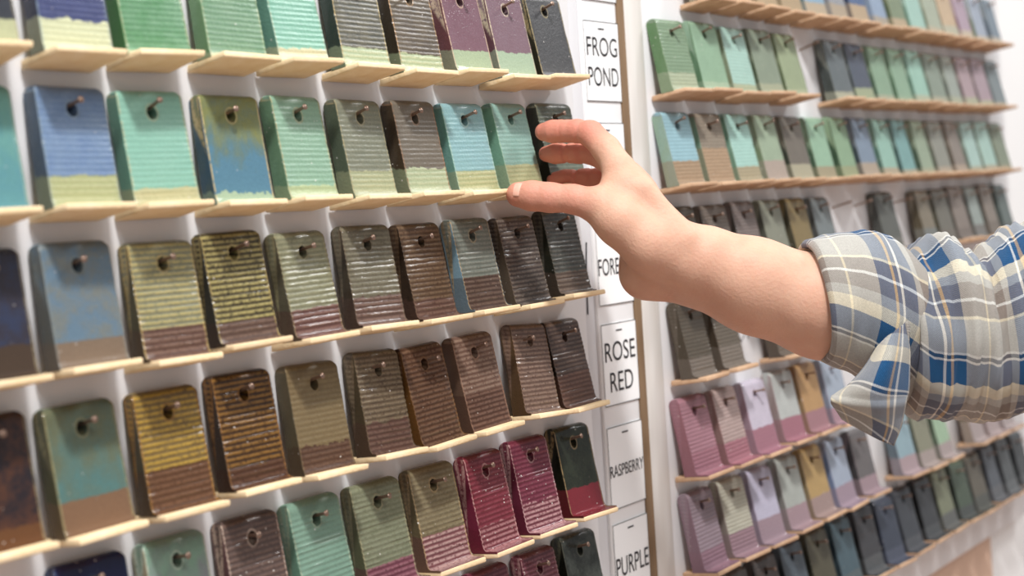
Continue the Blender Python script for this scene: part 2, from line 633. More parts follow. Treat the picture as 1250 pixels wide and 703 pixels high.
# ------------------------------------------------------------------ the tiles
# row, column, description, shape, lip, glaze settings
G = {
 # ---- left board, top row (1)
 (1, -1): ('slate grey', 's', 'bare', dict(main='#3f434d', band='#bcc08c', bandf=.22, rimamt=.4)),
 (1, 0): ('ribbed navy blue', 'r', 'bare', dict(main='#2b3a78', main2='#1c2450', crest='#4c5c9c', camt=.35, band='#c8cc9a', bandf=.27, bcamt=.5, rim='#8fb0b8', wave=.009, side='#2a3350')),
 (1, 1): ('bright leaf green ribbed', 'r', 'bare', dict(main='#4f9a5c', main2='#8fc09a', mottle=.45, crest='#2f7a44', camt=.6, rim='#d9cf9a', side='#3f8a3e', band='#c8cf9c', bandf=.02)),
 (1, 2): ('ribbed dull green', 'r', 'bare', dict(main='#6fa377', main2='#8db58c', mottle=.4, crest='#4c7f58', camt=.6, rim='#cfc694', side='#6a9f62', band='#cfcf9f', bandf=.03)),
 (1, 3): ('ribbed mint green', 'r', 'bare', dict(main='#77c4a6', main2='#8fd0b6', crest='#5aa58c', camt=.45, rim='#cfc392', side='#5b9c88', band='#d3cb96', bandf=.13, wave=.012)),
 (1, 4): ('ribbed charcoal', 'r', 'bare', dict(main='#585a52', main2='#7b7460', mottle=.4, crest='#8d8156', camt=.35, rim='#c8a95a', rimamt=.9, side='#2f4338', band='#a9bd8c', bandf=.2, bcrest='#d8d6a0', bcamt=.6)),
 (1, 5): ('ribbed peat brown', 'r', 'bare', dict(main='#5c5146', main2='#7a6a52', mottle=.4, crest='#8a7550', camt=.3, rim='#c08a3c', rimamt=1, side='#3f3320', band='#a8ba86', bandf=.2, bcrest='#d8d6a0', bcamt=.6)),
 (1, 6): ('glossy plum', 's', 'bare', dict(main='#835565', main2='#946d7c', rim='#d8b690', rimamt=1, side='#74383c', band='#abc094', bandf=.24, rough=.1)),
 (1, 7): ('dusty mauve', 's', 'bare', dict(main='#876371', main2='#8f7180', rim='#dcc8a0', rimamt=1, side='#6b3c48', band='#a9c29e', bandf=.3, wave=.01)),
 (1, 8): ('smooth charcoal', 's', 'bare', dict(main='#4b4b4e', main2='#3f3f41', rim='#b59b50', rimamt=.9, side='#2e2a12', band='#9c8a4a', bandf=.015, rough=.4)),
 # ---- second row (2)
 (2, -1): ('teal', 's', 'bare', dict(main='#62ac98', main2='#3f93a0', mottle=.2, grad=.8, rim='#c9d0a8')),
 (2, 0): ('ribbed denim blue', 'r', 'bare', dict(main='#4f7aae', main2='#6f93b8', mottle=.5, crest='#7d9ec0', camt=.15, side='#46607a', rim='#9db0a8', band='#abb26c', bandf=.25, bcrest='#c9c88c', bcamt=.6)),
 (2, 1): ('seafoam green', 'r', 'bare', dict(main='#7cc3a9', main2='#8ccab2', crest='#6bb098', camt=.25, side='#5ea48a', rim='#cfc890', rimamt=.8, band='#c8c184', bandf=.14, bcrest='#a9a868', bcamt=.6)),
 (2, 2): ('olive to blue streaked', 's', 'bare', dict(main='#858a3c', main2='#3a7f9c', mottle=.25, grad=1, side='#2c5c76', rim='#d0b464', rimamt=1, band='#a3c09a', bandf=.09, wave=.014, rough=.12)),
 (2, 3): ('ribbed sage', 'r', 'bare', dict(main='#85b896', main2='#93bfa0', crest='#72a383', camt=.35, side='#5f9068', rim='#c7b272', rimamt=.8, band='#a8bb82', bandf=.12, bcamt=.4)),
 (2, 4): ('ribbed olive grey', 'r', 'bare', dict(main='#7e836c', main2='#8f8f72', crest='#99977a', camt=.35, side='#56654e', rim='#b9a566', rimamt=.8, band='#a5ad7c', bandf=.26, bcrest='#c9c690', bcamt=.6)),
 (2, 5): ('speckled grey brown', 'r', 'bare', dict(main='#786d5c', main2='#6a5e4c', crest='#85796a', camt=.2, side='#4a3820', rim='#9c6a34', rimamt=1, band='#a8b888', bandf=.27, bcrest='#cfd0a0', bcamt=.5, wave=.009, speck=.05)),
 (2, 6): ('pale aqua', 'r', 'bare', dict(main='#80b9bf', main2='#86bcb4', crest='#74aeb6', camt=.2, side='#65aa98', rim='#b9d0a8', band='#a9b072', bandf=.24, bcrest='#cfca8c', bcamt=.7, wave=.003)),
 (2, 7): ('grey green hand-held', 'r', 'bare', dict(main='#80b5a6', main2='#8fbcb0', crest='#92c0b0', camt=.3, side='#6aad8c', rim='#a9c8a0', band='#a6ab74', bandf=.28, bcrest='#c8c48c', bcamt=.6)),
 (2, 8): ('dark moss', 'r', 'bare', dict(main='#545a4c', main2='#6d7c6c', mottle=.5, grad=.6, crest='#73735a', camt=.4, side='#2c2e22', rim='#8d8458')),
 # ---- third row (3)
 (3, -1): ('dark indigo', 's', 'fillet', dict(main='#3a3540', main2='#2c3a5c', mottle=.8, band='#4c3a2c', bandf=.25)),
 (3, 0): ('blue with gold patches', 's', 'bare', dict(main='#557a94', main2='#94875e', mottle=.5, side='#73736a', rim='#8f9c98', rimamt=.4, band='#82684e', bandf=.2, wave=.002, rough=.3)),
 (3, 1): ('pale straw ribbed', 'r', 'fillet', dict(main='#8f9074', main2='#9ba08a', crest='#c2b162', camt=.75, side='#5a5438', rim='#c4a24c', rimamt=.9, band='#6c4638', bandf=.26, bcrest='#94705c', bcamt=.6, wave=.003)),
 (3, 2): ('black and yellow ribbed', 'r', 'fillet', dict(main='#443a2a', main2='#5c5238', crest='#b5a456', camt=.95, side='#46443a', rim='#b59a4a', rimamt=.8, band='#684a3e', bandf=.2, bcrest='#8c6c58', bcamt=.5)),
 (3, 3): ('sage over maroon ribbed', 'r', 'fillet', dict(main='#92926e', main2='#9c9c7e', crest='#a8a47c', camt=.5, side='#645d48', rim='#a8955c', band='#6c3e36', bandf=.27, bcrest='#946a5c', bcamt=.6)),
 (3, 4): ('ribbed khaki brown', 'r', 'fillet', dict(main='#7a7058', main2='#86806a', crest='#918a70', camt=.35, side='#423626', rim='#80684a', band='#6a4a3e', bandf=.28, bcrest='#8d6c5c', bcamt=.6, wave=.012, speck=.03)),
 (3, 5): ('ribbed walnut brown', 'r', 'fillet', dict(main='#614730', main2='#553e30', crest='#86694a', camt=.5, side='#3a2c20', rim='#7d5c3a', band='#6a483c', bandf=.2, bcrest='#8c6a58', bcamt=.5, wave=.012)),
 (3, 6): ('grey-blue over brown ribbed', 'r', 'fillet', dict(main='#7c857a', main2='#87857a', crest='#95988a', camt=.4, side='#7aa0b2', rim='#b59a6c', rimamt=.9, band='#5c443a', bandf=.36, bcrest='#7f6656', bcamt=.6, wave=.002)),
 (3, 7): ('dark umber ribbed', 'r', 'fillet', dict(main='#544640', main2='#4a3c34', crest='#86786c', camt=.6, side='#5f5040', rim='#7f6a52', speck=.02)),
 (3, 8): ('ribbed graphite', 'r', 'fillet', dict(main='#4c4a44', main2='#5c6660', mottle=.4, crest='#6f6a60', camt=.5, side='#2a2a20', rim='#6c6450', band='#6c5648', bandf=.26, bcrest='#8d7866', bcamt=.6)),
 # ---- fourth row (4)
 (4, -1): ('near-black rust streaked', 's', 'bare', dict(main='#2e272c', main2='#7c4a28', mottle=.4, band='#6c4628', bandf=.15, side='#2c4454')),
 (4, 0): ('teal with olive clouds', 's', 'bare', dict(main='#6c704c', main2='#4a7f7c', mottle=.35, grad=.75, side='#605e38', rim='#a59656', rimamt=.8, band='#84592f', bandf=.26, wave=.004)),
 (4, 1): ('golden ribbed', 'r', 'fillet', dict(main='#7c6440', main2='#8a7850', crest='#c09a38', camt=.8, side='#504a34', rim='#b07c34', rimamt=.9, band='#6a462e', bandf=.35, bcrest='#8c6448', bcamt=.5, wave=.01)),
 (4, 2): ('dark amber ribbed', 'r', 'fillet', dict(main='#41281a', main2='#33241c', mottle=.5, crest='#9c6f2c', camt=.65, side='#43362c', rim='#9c6a30', rimamt=.8, band='#563422', bandf=.18, bcrest='#74523c', bcamt=.5, wave=.012)),
 (4, 3): ('matt tan', 'r', 'bare', dict(main='#8a7450', main2='#7c6c4c', crest='#93805c', camt=.25, side='#605640', rim='#8a7450', band='#5c3c2a', bandf=.24, bcrest='#7a5c48', bcamt=.5, wave=.014, rough=.4)),
 (4, 4): ('ribbed taupe', 'r', 'fillet', dict(main='#655342', main2='#78684e', crest='#8f7e66', camt=.55, side='#4f4330', rim='#7c684e', band='#63463c', bandf=.3, bcrest='#86695c', bcamt=.5, wave=.012, speck=.06)),
 (4, 5): ('ribbed chestnut', 'r', 'fillet', dict(main='#57392a', main2='#634832', crest='#856650', camt=.5, side='#6a4620', rim='#8a6440', speck=.02)),
 (4, 6): ('pinkish brown chipped-edge', 'r', 'bare', dict(main='#7a5a4c', main2='#86685a', crest='#a08674', camt=.6, side='#735848', rim='#a27c64', rimamt=.8, band='#5e4034', bandf=.38, bcrest='#8a6a5a', bcamt=.6, wave=.002)),
 (4, 7): ('tilted rosy brown', 'r', 'fillet', dict(main='#705448', main2='#7c6050', crest='#9c8170', camt=.6, side='#574028', rim='#8f7058', speck=.05)),
 (4, 8): ('dark chocolate ribbed', 'r', 'fillet', dict(main='#54403a', main2='#483630', crest='#7a6558', camt=.5, side='#2a2018', rim='#80685a', band='#6a473a', bandf=.38, bcrest='#8a6858', bcamt=.5, wave=.002)),
 # ---- fifth row (5)
 (5, 0): ('glossy midnight blue', 's', 'bare', dict(main='#1f2450', main2='#171a38', rim='#3c5c80', rough=.1)),
 (5, 1): ('lilac and green', 's', 'full', dict(main='#86a892', main2='#8f7690', grad=1, mottle=.2, rim='#c9d4c0', rimamt=.9, side='#b3a88c')),
 (5, 2): ('speckled brown plum', 'r', 'full', dict(main='#6a5752', main2='#5c4a48', crest='#8a6f62', camt=.4, side='#6c4c4c', rim='#d2b8a4', rimamt=.9, speck=.35)),
 (5, 3): ('pale jade', 'r', 'full', dict(main='#84b69a', main2='#90bca2', crest='#78a88c', camt=.35, side='#6fa88a', rim='#c6c69a', band='#94485c', bandf=.08, bcamt=.4, wave=.004)),
 (5, 4): ('moss over raspberry', 'r', 'full', dict(main='#8c906c', main2='#97987a', crest='#9ba080', camt=.35, side='#6b6e4c', rim='#b0a272', rimamt=.7, band='#86384e', bandf=.22, bcrest='#b06c78', bcamt=.6, wave=.003)),
 (5, 5): ('tan over raspberry', 'r', 'full', dict(main='#8c7a52', main2='#9a8a66', crest='#a59670', camt=.3, side='#7a6a44', rim='#c09a5c', rimamt=.8, band='#8a3e46', bandf=.33, bcrest='#cfa29a', bcamt=.8, wave=.004, speck=.05)),
 (5, 6): ('raspberry red ribbed', 'r', 'full', dict(main='#832636', main2='#6c1f30', crest='#9c4a56', camt=.35, side='#7c2840', rim='#d2a49c', rimamt=.8, band='#7c2836', bandf=.25, bcrest='#c48c8c', bcamt=.7, wave=.01, speck=.32)),
 (5, 7): ('speckled wine red', 'r', 'full', dict(main='#7a2a40', main2='#642236', crest='#985060', camt=.35, side='#702a3e', rim='#d2a8a4', rimamt=.8, band='#782a3c', bandf=.3, bcrest='#d0a0a0', bcamt=.8, wave=.01, speck=.5)),
 (5, 8): ('glossy black over raspberry', 's', 'full', dict(main='#262a20', main2='#3a3f30', mottle=.5, side='#1c1c12', rim='#a88c60', rimamt=.9, band='#80222e', bandf=.3, wave=.006, rough=.1)),
 # ---- sixth row (6)
 (6, 6): ('dark raspberry', 'r', 'full', dict(main='#742e42', crest='#a0606c', camt=.3, side='#5c2434', rim='#cfa49c', speck=.2)),
 (6, 7): ('speckled maroon', 'r', 'full', dict(main='#74323f', crest='#a06470', camt=.35, side='#64283a', rim='#cfa8a0', speck=.4)),
 (6, 8): ('glossy black', 's', 'full', dict(main='#2c2f2a', main2='#5c605a', mottle=.4, side='#1e1f18', rim='#6c6a54', rough=.1)),
}
ROLL = {(4, 7): 4.5, (4, 4): 2.0, (3, 0): -1.0, (4, 5): -1.5, (2, 5): 1.0, (1, 6): 0.5, (5, 8): 1.5, (2, 2): 1.0, (4, 6): -1.0, (3, 5): 1.0}
SHX = {(1, 6): 0.002, (4, 6): -.001, (1, 8): -.0045, (3, 8): -.002, (4, 8): -.0035, (5, 8): -.0035, (6, 8): -.003, (5, 7): -.002, (1, 7): -.002, (4, 7): -.002}
for (r, c), (desc, shp, lip, kw) in G.items():
    kw = dict(kw)
    kw['seed'] = random.uniform(0, 40)
    kw.setdefault('sat', 0.76 if r <= 2 or (r, c) in ((3, 0), (4, 0), (5, 3)) else 0.84 if r == 3 or (r, c) in ((5, 4), (5, 5)) else 0.96)
    kw.setdefault('rough', (0.3 if r <= 2 else 0.2) if shp == 'r' else 0.16)
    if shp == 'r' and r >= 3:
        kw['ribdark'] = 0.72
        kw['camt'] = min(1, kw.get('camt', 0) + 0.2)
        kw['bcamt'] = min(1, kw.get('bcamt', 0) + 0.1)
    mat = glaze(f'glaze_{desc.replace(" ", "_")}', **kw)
    row = [k for k in G if k[0] == r]
    row.sort()
    where = f'{ORD[row.index((r, c))]} in {ORD[r - 1]} row of left board'
    roll = math.radians(ROLL.get((r, c), 0) + random.uniform(-1.1, 1.1))
    tile(c * PITCH + SHX.get((r, c), 0), -r * ROW + ZOFF + random.uniform(-.0018, .0018), desc, where, shp, lip, mat, M_CREAM, roll,
         math.radians(random.uniform(-3.5, 3.5)), 'glaze tiles on the left board')

# ---- right board: row: list of (column, description, main, band, band fraction, side, shape)
RB = {
 0: [(1, 'olive tan', '#a09a74', '#b8a078', .3, None, 's'), (2, 'khaki', '#a59c72', '#b59a70', .25, None, 'r'), (3, 'sandy tan', '#b7a67c', '#b89c70', .3, None, 's'),
     (4, 'biscuit', '#bba782', '#b89c70', .3, None, 's'), (5, 'sky blue', '#86b0cc', '#c0ab8a', .25, '#5c8c94', 's'), (6, 'pale grey', '#a3a6ae', '#b9a486', .28, None, 's'),
     (7, 'royal blue', '#48699c', '#c0a47c', .33, '#2c3c5c', 's'), (8, 'powder blue', '#92accc', '#b5a893', .2, None, 's'), (9, 'sage green', '#8a9c78', '#c0a880', .2, '#5c6c48', 's'),
     (10, 'pale mint', '#a6d4c4', '#c5bca0', .12, '#6c9c84', 's'), (11, 'cream sage', '#b5bfa6', '#c8b898', .15, '#7c8868', 's'), (12, 'peach', '#d6b68c', '#c4c0a4', .25, '#9c8058', 's'),
     (13, 'pale mauve', '#c2a6b8', '#d2c0a4', .2, '#946c84', 's'), (14, 'ice blue', '#acb9cc', '#d2c2a4', .15, '#7c8c6c', 's'), (15, 'slate blue', '#8095a5', '#cdbfa6', .15, '#5c6c7c', 's')],
 1: [(0, 'ribbed fern green', '#7c9c76', '#a5b28e', .25, '#5a8c4e', 'r'), (1, 'soft green', '#8fb893', '#a3c09c', .12, '#5f8f62', 's'), (2, 'pale aqua ribbed', '#a3d0c0', '#aab48e', .14, '#8f9a72', 'r'),
     (3, 'grey sage', '#8f9f86', '#a8ae8c', .15, '#56684c', 's'), (4, 'yellow-green', '#a0b084', '#b0b890', .1, '#66784c', 's'),
     (6, 'smoky grey', '#6e787c', '#b0b094', .12, '#3c4440', 's'), (7, 'dark slate', '#596274', '#a5b088', .22, '#343c44', 's'), (8, 'leaf green', '#8db290', '#b0b494', .12, '#4c6c50', 's'),
     (9, 'light fern', '#90b896', '#a5b894', .1, '#547c58', 's'), (10, 'pale mint', '#9dd2bc', '#b8bf9f', .14, '#4c8068', 's'), (11, 'grey green', '#94a492', '#b5b296', .15, '#5c6c58', 's'),
     (12, 'silvery green', '#aab5a8', '#b5ba9c', .18, '#6c7468', 's'), (13, 'dusty pink', '#bca0a6', '#b8b898', .18, '#7c6468', 's'), (14, 'pink grey', '#b89ea8', '#b8b896', .12, '#7c6870', 's'), (15, 'cool grey', '#8a979a', '#b0b09a', .1, '#6c787c', 's')],
 2: [(0, 'sky blue ribbed', '#8bbecb', '#a5855e', .32, '#93b89e', 'r'), (1, 'brown ribbed', '#948570', '#aa8860', .5, '#7fa88c', 'r'), (2, 'pale aqua', '#a0d4c6', '#a89a74', .22, '#78a888', 'r'),
     (3, 'pale sage', '#a2b998', '#b5a292', .3, '#7c9468', 's'), (4, 'grey brown', '#7d7468', '#b3ac8c', .24, '#3c4438', 's'), (5, 'pale green', '#96c4a0', '#ab9e78', .2, '#4c6c50', 's'),
     (6, 'spring green', '#8db489', '#a0a878', .18, '#3c5c40', 's'), (7, 'steel blue', '#7f96ae', '#b5a28a', .22, '#3c4c50', 's'), (8, 'aqua green', '#94c9b5', '#b8a988', .14, '#3c6c5c', 's'),
     (9, 'teal green', '#78b3b0', '#b5a888', .08, '#3c5c58', 's'), (10, 'pale moss', '#9fb494', '#b0b08c', .1, '#4c6450', 's'), (11, 'stone grey', '#9d9e90', '#b5a48a', .12, '#5c6450', 's'),
     (12, 'mushroom', '#9a8c7f', '#b59f86', .14, '#645848', 's'), (13, 'glassy aqua', '#b0d6cb', '#b5b090', .1, '#7c8c7c', 's'), (14, 'glassy mint', '#acd4c6', '#b5aa8c', .1, '#7c8c74', 's'), (15, 'olive grey', '#8f9c82', '#a8a080', .1, '#6c7460', 's')],
 3: [(0, 'dark ribbed brown', '#655c50', '#77685a', .25, '#3c3830', 'r'), (1, 'ribbed brown', '#786a5e', '#80685a', .3, '#48443c', 'r'), (2, 'mauve brown ribbed', '#80706a', '#86706a', .25, '#4c4840', 'r'),
     (3, 'grey sage', '#92947f', '#8c8470', .25, '#5c5c50', 's'), (4, 'mustard brown', '#8f783f', '#7f6a48', .2, '#54503c', 's'), (5, 'slate ribbed', '#7d8788', '#857f78', .2, '#5c5c58', 'r'),
     (8, 'lone dark grey', '#6a6c66', '#7a7870', .2, '#484a46', 's'), (10, 'olive brown', '#8d8068', '#7f827c', .3, '#5c5038', 's'), (11, 'dull grey', '#7c786c', '#7c7468', .25, '#54503c', 's'),
     (12, 'pinkish brown', '#94857a', '#84766c', .2, '#5c5448', 's'), (13, 'pale grey', '#a3b0a8', '#84807a', .25, '#5c5850', 's'), (14, 'pale brown', '#958678', '#847668', .25, '#645c50', 's'), (15, 'grey green', '#6c7a75', '#6c706c', .2, '#54605c', 's')],
 4: [(0, 'dark speckled brown', '#5b4f3e', '#75675a', .25, '#4a3e2c', 'r'), (1, 'dark taupe', '#6a5d4c', '#7a6c5e', .3, '#4a3c2c', 'r'), (3, 'dark umber', '#5f5040', '#6c5c4c', .3, '#4a3c2c', 'r'), (4, 'brown', '#6f5e4c', '#75645a', .3, '#4a3c2c', 'r')],
 5: [(0, 'ribbed rose pink', '#ab6c7c', '#a05a6c', .28, '#a05868', 'r'), (1, 'pinkish beige ribbed', '#b89a92', '#a55868', .28, '#9c7068', 'r'), (2, 'lavender white', '#d6cade', '#ab6478', .34, '#b08c9c', 's'),
     (3, 'white grey', '#c5c9c4', '#ab5f72', .32, '#a8908c', 's'), (4, 'ochre', '#c48f3c', '#ab7078', .3, '#a8844c', 's'), (5, 'pale blue', '#a9b7ca', '#b0808c', .25, '#8c94ac', 's')],
 6: [(0, 'ribbed mauve grey', '#9d8490', '#946678', .25, '#8c6878', 'r'), (1, 'cream ribbed', '#c2bda6', '#9c7480', .3, '#a09084', 'r'), (2, 'pale lavender', '#c6c0da', '#a88894', .32, '#a090a8', 's'),
     (3, 'light grey', '#b4b9b0', '#ab8890', .3, '#8c8880', 's'), (4, 'ochre', '#bf963e', '#a88880', .28, '#a08858', 's'), (5, 'pale blue-grey', '#a6b4ca', '#a88c9c', .3, '#6c84b0', 's'),
     (6, 'dark grey', '#736c6c', '#a88890', .25, '#4c4848', 's'), (8, 'light blue', '#92b4c0', '#b5989c', .28, '#5c6c78', 's'), (9, 'khaki green', '#959478', '#b09c94', .25, '#5c6450', 's'),
     (10, 'pale green', '#a6caa0', '#b5a09c', .25, '#54604c', 's'), (12, 'gold grey', '#bc9c52', '#b5a09c', .4, '#7c6c48', 's'), (13, 'dusty pink', '#bc9098', '#b8a09c', .3, '#7c605c', 's'), (14, 'pale pink', '#bca0a4', '#b8a4a0', .3, '#8c7474', 's')],
 7: [(1, 'ash brown', '#5f5852', '#6a625c', .2, '#3c3834', 's'), (2, 'ribbed brown-grey', '#5a5250', '#6c6462', .2, '#38342f', 'r'), (3, 'slate blue', '#55626e', '#6c7074', .2, '#343c40', 's'), (4, 'olive brown', '#5e5842', '#6c6450', .2, '#38382c', 's'),
     (5, 'deep teal', '#4a6672', '#606c70', .2, '#2c3c44', 's'), (6, 'charcoal ribbed', '#45464b', '#585a5c', .25, '#2c2c2c', 'r'), (7, 'ink blue', '#424a5c', '#50566a', .2, '#24283a', 's'), (8, 'dark grey', '#484c54', '#585a60', .2, '#2c2c34', 's'),
     (9, 'black-grey', '#434549', '#545658', .2, '#242424', 's'), (10, 'sage', '#878c6c', '#6c6c68', .25, '#44443c', 's'), (11, 'dark green', '#546450', '#545854', .2, '#303830', 's'), (12, 'brown grey', '#706859', '#606058', .25, '#3c3c38', 's'),
     (13, 'blue-grey', '#5e636c', '#6c6c70', .25, '#3c3c40', 's'), (14, 'iron grey', '#5e6264', '#707274', .2, '#38383c', 's'), (15, 'graphite', '#4f5254', '#606264', .2, '#343638', 's')],
}
for r, row in RB.items():
    for k, (c, desc, main, band, bf, side, shp) in enumerate(row):
        rib = shp == 'r'
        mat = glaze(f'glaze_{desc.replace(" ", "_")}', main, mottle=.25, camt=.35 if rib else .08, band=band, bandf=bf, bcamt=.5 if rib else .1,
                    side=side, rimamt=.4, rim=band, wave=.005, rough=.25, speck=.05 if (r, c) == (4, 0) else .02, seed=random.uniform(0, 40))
        where = f'{ORD[k]} in {ORD[r]} row of right board'
        tile(XR0 + c * PITCH, -r * ROW - 0.003 + ZOFF + random.uniform(-.0012, .0012), desc, where, shp, 'full' if r >= 5 else 'fillet' if r >= 3 else 'bare', mat, M_TAN,
             math.radians(random.uniform(-1, 1)), math.radians(random.uniform(-3, 3)), 'glaze tiles on the right board')

for (r, c, lab) in ((1, 5, 'bare nail in the gap of the second row, right board'), (3, 6, 'bare nail nearest the slate ribbed tile, fourth row, right board'),
                    (3, 7, 'bare nail just left of the lone dark grey tile, right board'), (3, 9, 'bare nail just right of the lone dark grey tile, right board'),
                    (4, 2, 'bare nail right of the dark taupe tile, fifth row, right board')):
    nail(XR0 + c * PITCH, -r * ROW - 0.003 + ZOFF + 0.0010, lab, 'bare nails')


# pen marks on the boards
def pen_mark(pts, r, name, label):
    bm = bmesh.new()
    pts = [Vector(p) for p in pts]
    prev = None
    for i, p in enumerate(pts):
        t = (pts[min(i + 1, len(pts) - 1)] - pts[max(i - 1, 0)]).normalized()
        n = Vector((t.z, 0, -t.x))
        a, b2 = bm.verts.new(p + n * r), bm.verts.new(p - n * r)
        if prev:
            bm.faces.new((prev[0], a, b2, prev[1]))
        prev = (a, b2)
    me = bpy.data.meshes.new(name)
    bm.to_mesh(me)
    bm.free()
    o = link(name, me, None, M_INK)
    tag(o, label, 'pen mark')


Y0 = -0.0006
pen_mark([(0.3378, Y0, ZOFF - 0.062), (0.3378, Y0, ZOFF - 0.1), (0.3382, Y0, ZOFF - 0.138)], 0.0006, 'pen_stroke', 'long black pen stroke beside the glossy plum tile')
pen_mark([(0.3475, Y0, ZOFF - 0.07), (0.3468, Y0, ZOFF - 0.11), (0.3455, Y0, ZOFF - 0.128), (0.350, Y0, ZOFF - 0.134), (0.357, Y0, ZOFF - 0.135)], 0.0007, 'pen_stroke', 'hooked black pen stroke touching the glossy plum tile')
pen_mark([(0.5085, 0.0014, ZOFF - 0.285), (0.506, 0.0014, ZOFF - 0.31), (0.5045, 0.0014, ZOFF - 0.348)], 0.0009, 'pen_stroke', 'black pen stroke on the batten beside the FORE card')
pen_mark([(0.7560, Y0, ZOFF - 0.378), (0.7555, Y0, ZOFF - 0.395), (0.761, Y0, ZOFF - 0.402), (0.767, Y0, ZOFF - 0.396), (0.768, Y0, ZOFF - 0.378)], 0.0006, 'pen_letter', 'U shaped pen mark in the gap of the fifth row')
pen_mark([(0.776, Y0, ZOFF - 0.378), (0.775, Y0, ZOFF - 0.40)], 0.0006, 'pen_stroke', 'short pen stroke right of the U shaped mark')


# ------------------------------------------------------------------ the person's hand and forearm
def surface_nets(D, origin, h):
    """D: float grid (negative inside) -> verts, quads"""
    S = D < 0
    nx, ny, nz = D.shape
    cx = np.zeros((nx - 1, ny - 1, nz - 1), np.int8)
    for i in (0, 1):
        for j in (0, 1):
            for k in (0, 1):
                cx += S[i:nx - 1 + i, j:ny - 1 + j, k:nz - 1 + k]
    act = (cx > 0) & (cx < 8)
    idx = np.argwhere(act)
    vid = -np.ones(act.shape, np.int64)
    vid[act] = np.arange(len(idx))
    acc = np.zeros((len(idx), 3))
    cnt = np.zeros(len(idx))
    cor = [(i, j, k) for i in (0, 1) for j in (0, 1) for k in (0, 1)]
    for a in cor:
        for ax in range(3):
            if a[ax]:
                continue
            b_ = list(a)
            b_[ax] = 1
            da = D[idx[:, 0] + a[0], idx[:, 1] + a[1], idx[:, 2] + a[2]]
            db = D[idx[:, 0] + b_[0], idx[:, 1] + b_[1], idx[:, 2] + b_[2]]
            cr = (da < 0) != (db < 0)
            t = np.where(cr, da / np.where(cr, da - db, 1), 0)
            p = np.array(a, float)[None, :].repeat(len(idx), 0)
            p[:, ax] += t
            acc[cr] += p[cr]
            cnt[cr] += 1
    V = origin + (idx + acc / cnt[:, None]) * h
    quads = []
    for ax in range(3):
        o1, o2 = [a for a in range(3) if a != ax]
        sl0 = [slice(1, -1)] * 3
        sl0[ax] = slice(0, D.shape[ax] - 1)
        sl1 = list(sl0)
        sl1[ax] = slice(1, D.shape[ax])
        A, B = S[tuple(sl0)], S[tuple(sl1)]
        e = np.argwhere(A != B)
        base = e.copy()
        for q in range(3):
            if q != ax:
                base[:, q] += 1
        def g(d1, d2):
            c = base.copy()
            c[:, o1] += d1
            c[:, o2] += d2
            return vid[c[:, 0], c[:, 1], c[:, 2]]
        q = np.stack([g(-1, -1), g(0, -1), g(0, 0), g(-1, 0)], 1)
        flip = A[e[:, 0], e[:, 1], e[:, 2]]
        if ax == 1:
            flip = ~flip
        q[~flip] = q[~flip][:, ::-1]
        quads.append(q)
    return V, np.concatenate(quads)


def C3(px, py, zc):
    return np.array(((px - CX) / F_PX * zc, (py - CY) / F_PX * zc, zc))


HSTEP = 0.00125
LO = C3(605, 125, 1.0) * np.array((1, 1, 0)) + np.array((0, 0, 0.93))
HI = C3(1130, 500, 1.0) * np.array((1, 1, 0)) + np.array((0, 0, 1.115))
SH = np.ceil((HI - LO) / HSTEP).astype(int) + 1
FIELD = np.full(SH, 0.05, np.float32)


def blend_cone(a, b_, ra, rb, k, flat=None):
    """smooth union of a tapered capsule with the field"""
    a, b_ = np.array(a, float), np.array(b_, float)
    pad = max(ra, rb) + 0.022
    lo = np.maximum(((np.minimum(a, b_) - pad - LO) / HSTEP).astype(int), 0)
    hi = np.minimum(((np.maximum(a, b_) + pad - LO) / HSTEP).astype(int) + 2, SH)
    ax = [LO[i] + HSTEP * np.arange(lo[i], hi[i]) for i in range(3)]
    X = (ax[0][:, None, None] - a[0]).astype(np.float32)
    Y = (ax[1][None, :, None] - a[1]).astype(np.float32)
    Z = (ax[2][None, None, :] - a[2]).astype(np.float32)
    d = b_ - a
    L2 = float(d @ d) + 1e-12
    t = np.clip((X * d[0] + Y * d[1] + Z * d[2]) / L2, 0, 1)
    dist = np.sqrt((X - t * d[0]) ** 2 + (Y - t * d[1]) ** 2 + (Z - t * d[2]) ** 2) - (ra + (rb - ra) * t)
    sub = FIELD[lo[0]:hi[0], lo[1]:hi[1], lo[2]:hi[2]]
    hh = np.clip(0.5 + 0.5 * (sub - dist) / k, 0, 1)
    sub[...] = sub * (1 - hh) + dist * hh - k * hh * (1 - hh)


def groove(p, axis, sig, depth, rad):
    """a crease round a finger"""
    p = np.array(p, float)
    axis = np.array(axis, float)
    axis /= np.linalg.norm(axis)
    lo = np.maximum(((p - rad - LO) / HSTEP).astype(int), 0)
    hi = np.minimum(((p + rad - LO) / HSTEP).astype(int) + 2, SH)
    ax = [LO[i] + HSTEP * np.arange(lo[i], hi[i]) - p[i] for i in range(3)]
    X, Y, Z = ax[0][:, None, None], ax[1][None, :, None], ax[2][None, None, :]
    s = X * axis[0] + Y * axis[1] + Z * axis[2]
    rr = X * X + Y * Y + Z * Z
    w = np.clip(1 - rr / rad ** 2, 0, 1) ** 0.5
    FIELD[lo[0]:hi[0], lo[1]:hi[1], lo[2]:hi[2]] += (depth * np.exp(-(s / sig) ** 2) * w).astype(np.float32)


def chain(pts, k):
    for (a, b_) in zip(pts, pts[1:]):
        blend_cone(C3(*a[:3]), C3(*b_[:3]), a[3] / 1000, b_[3] / 1000, k)


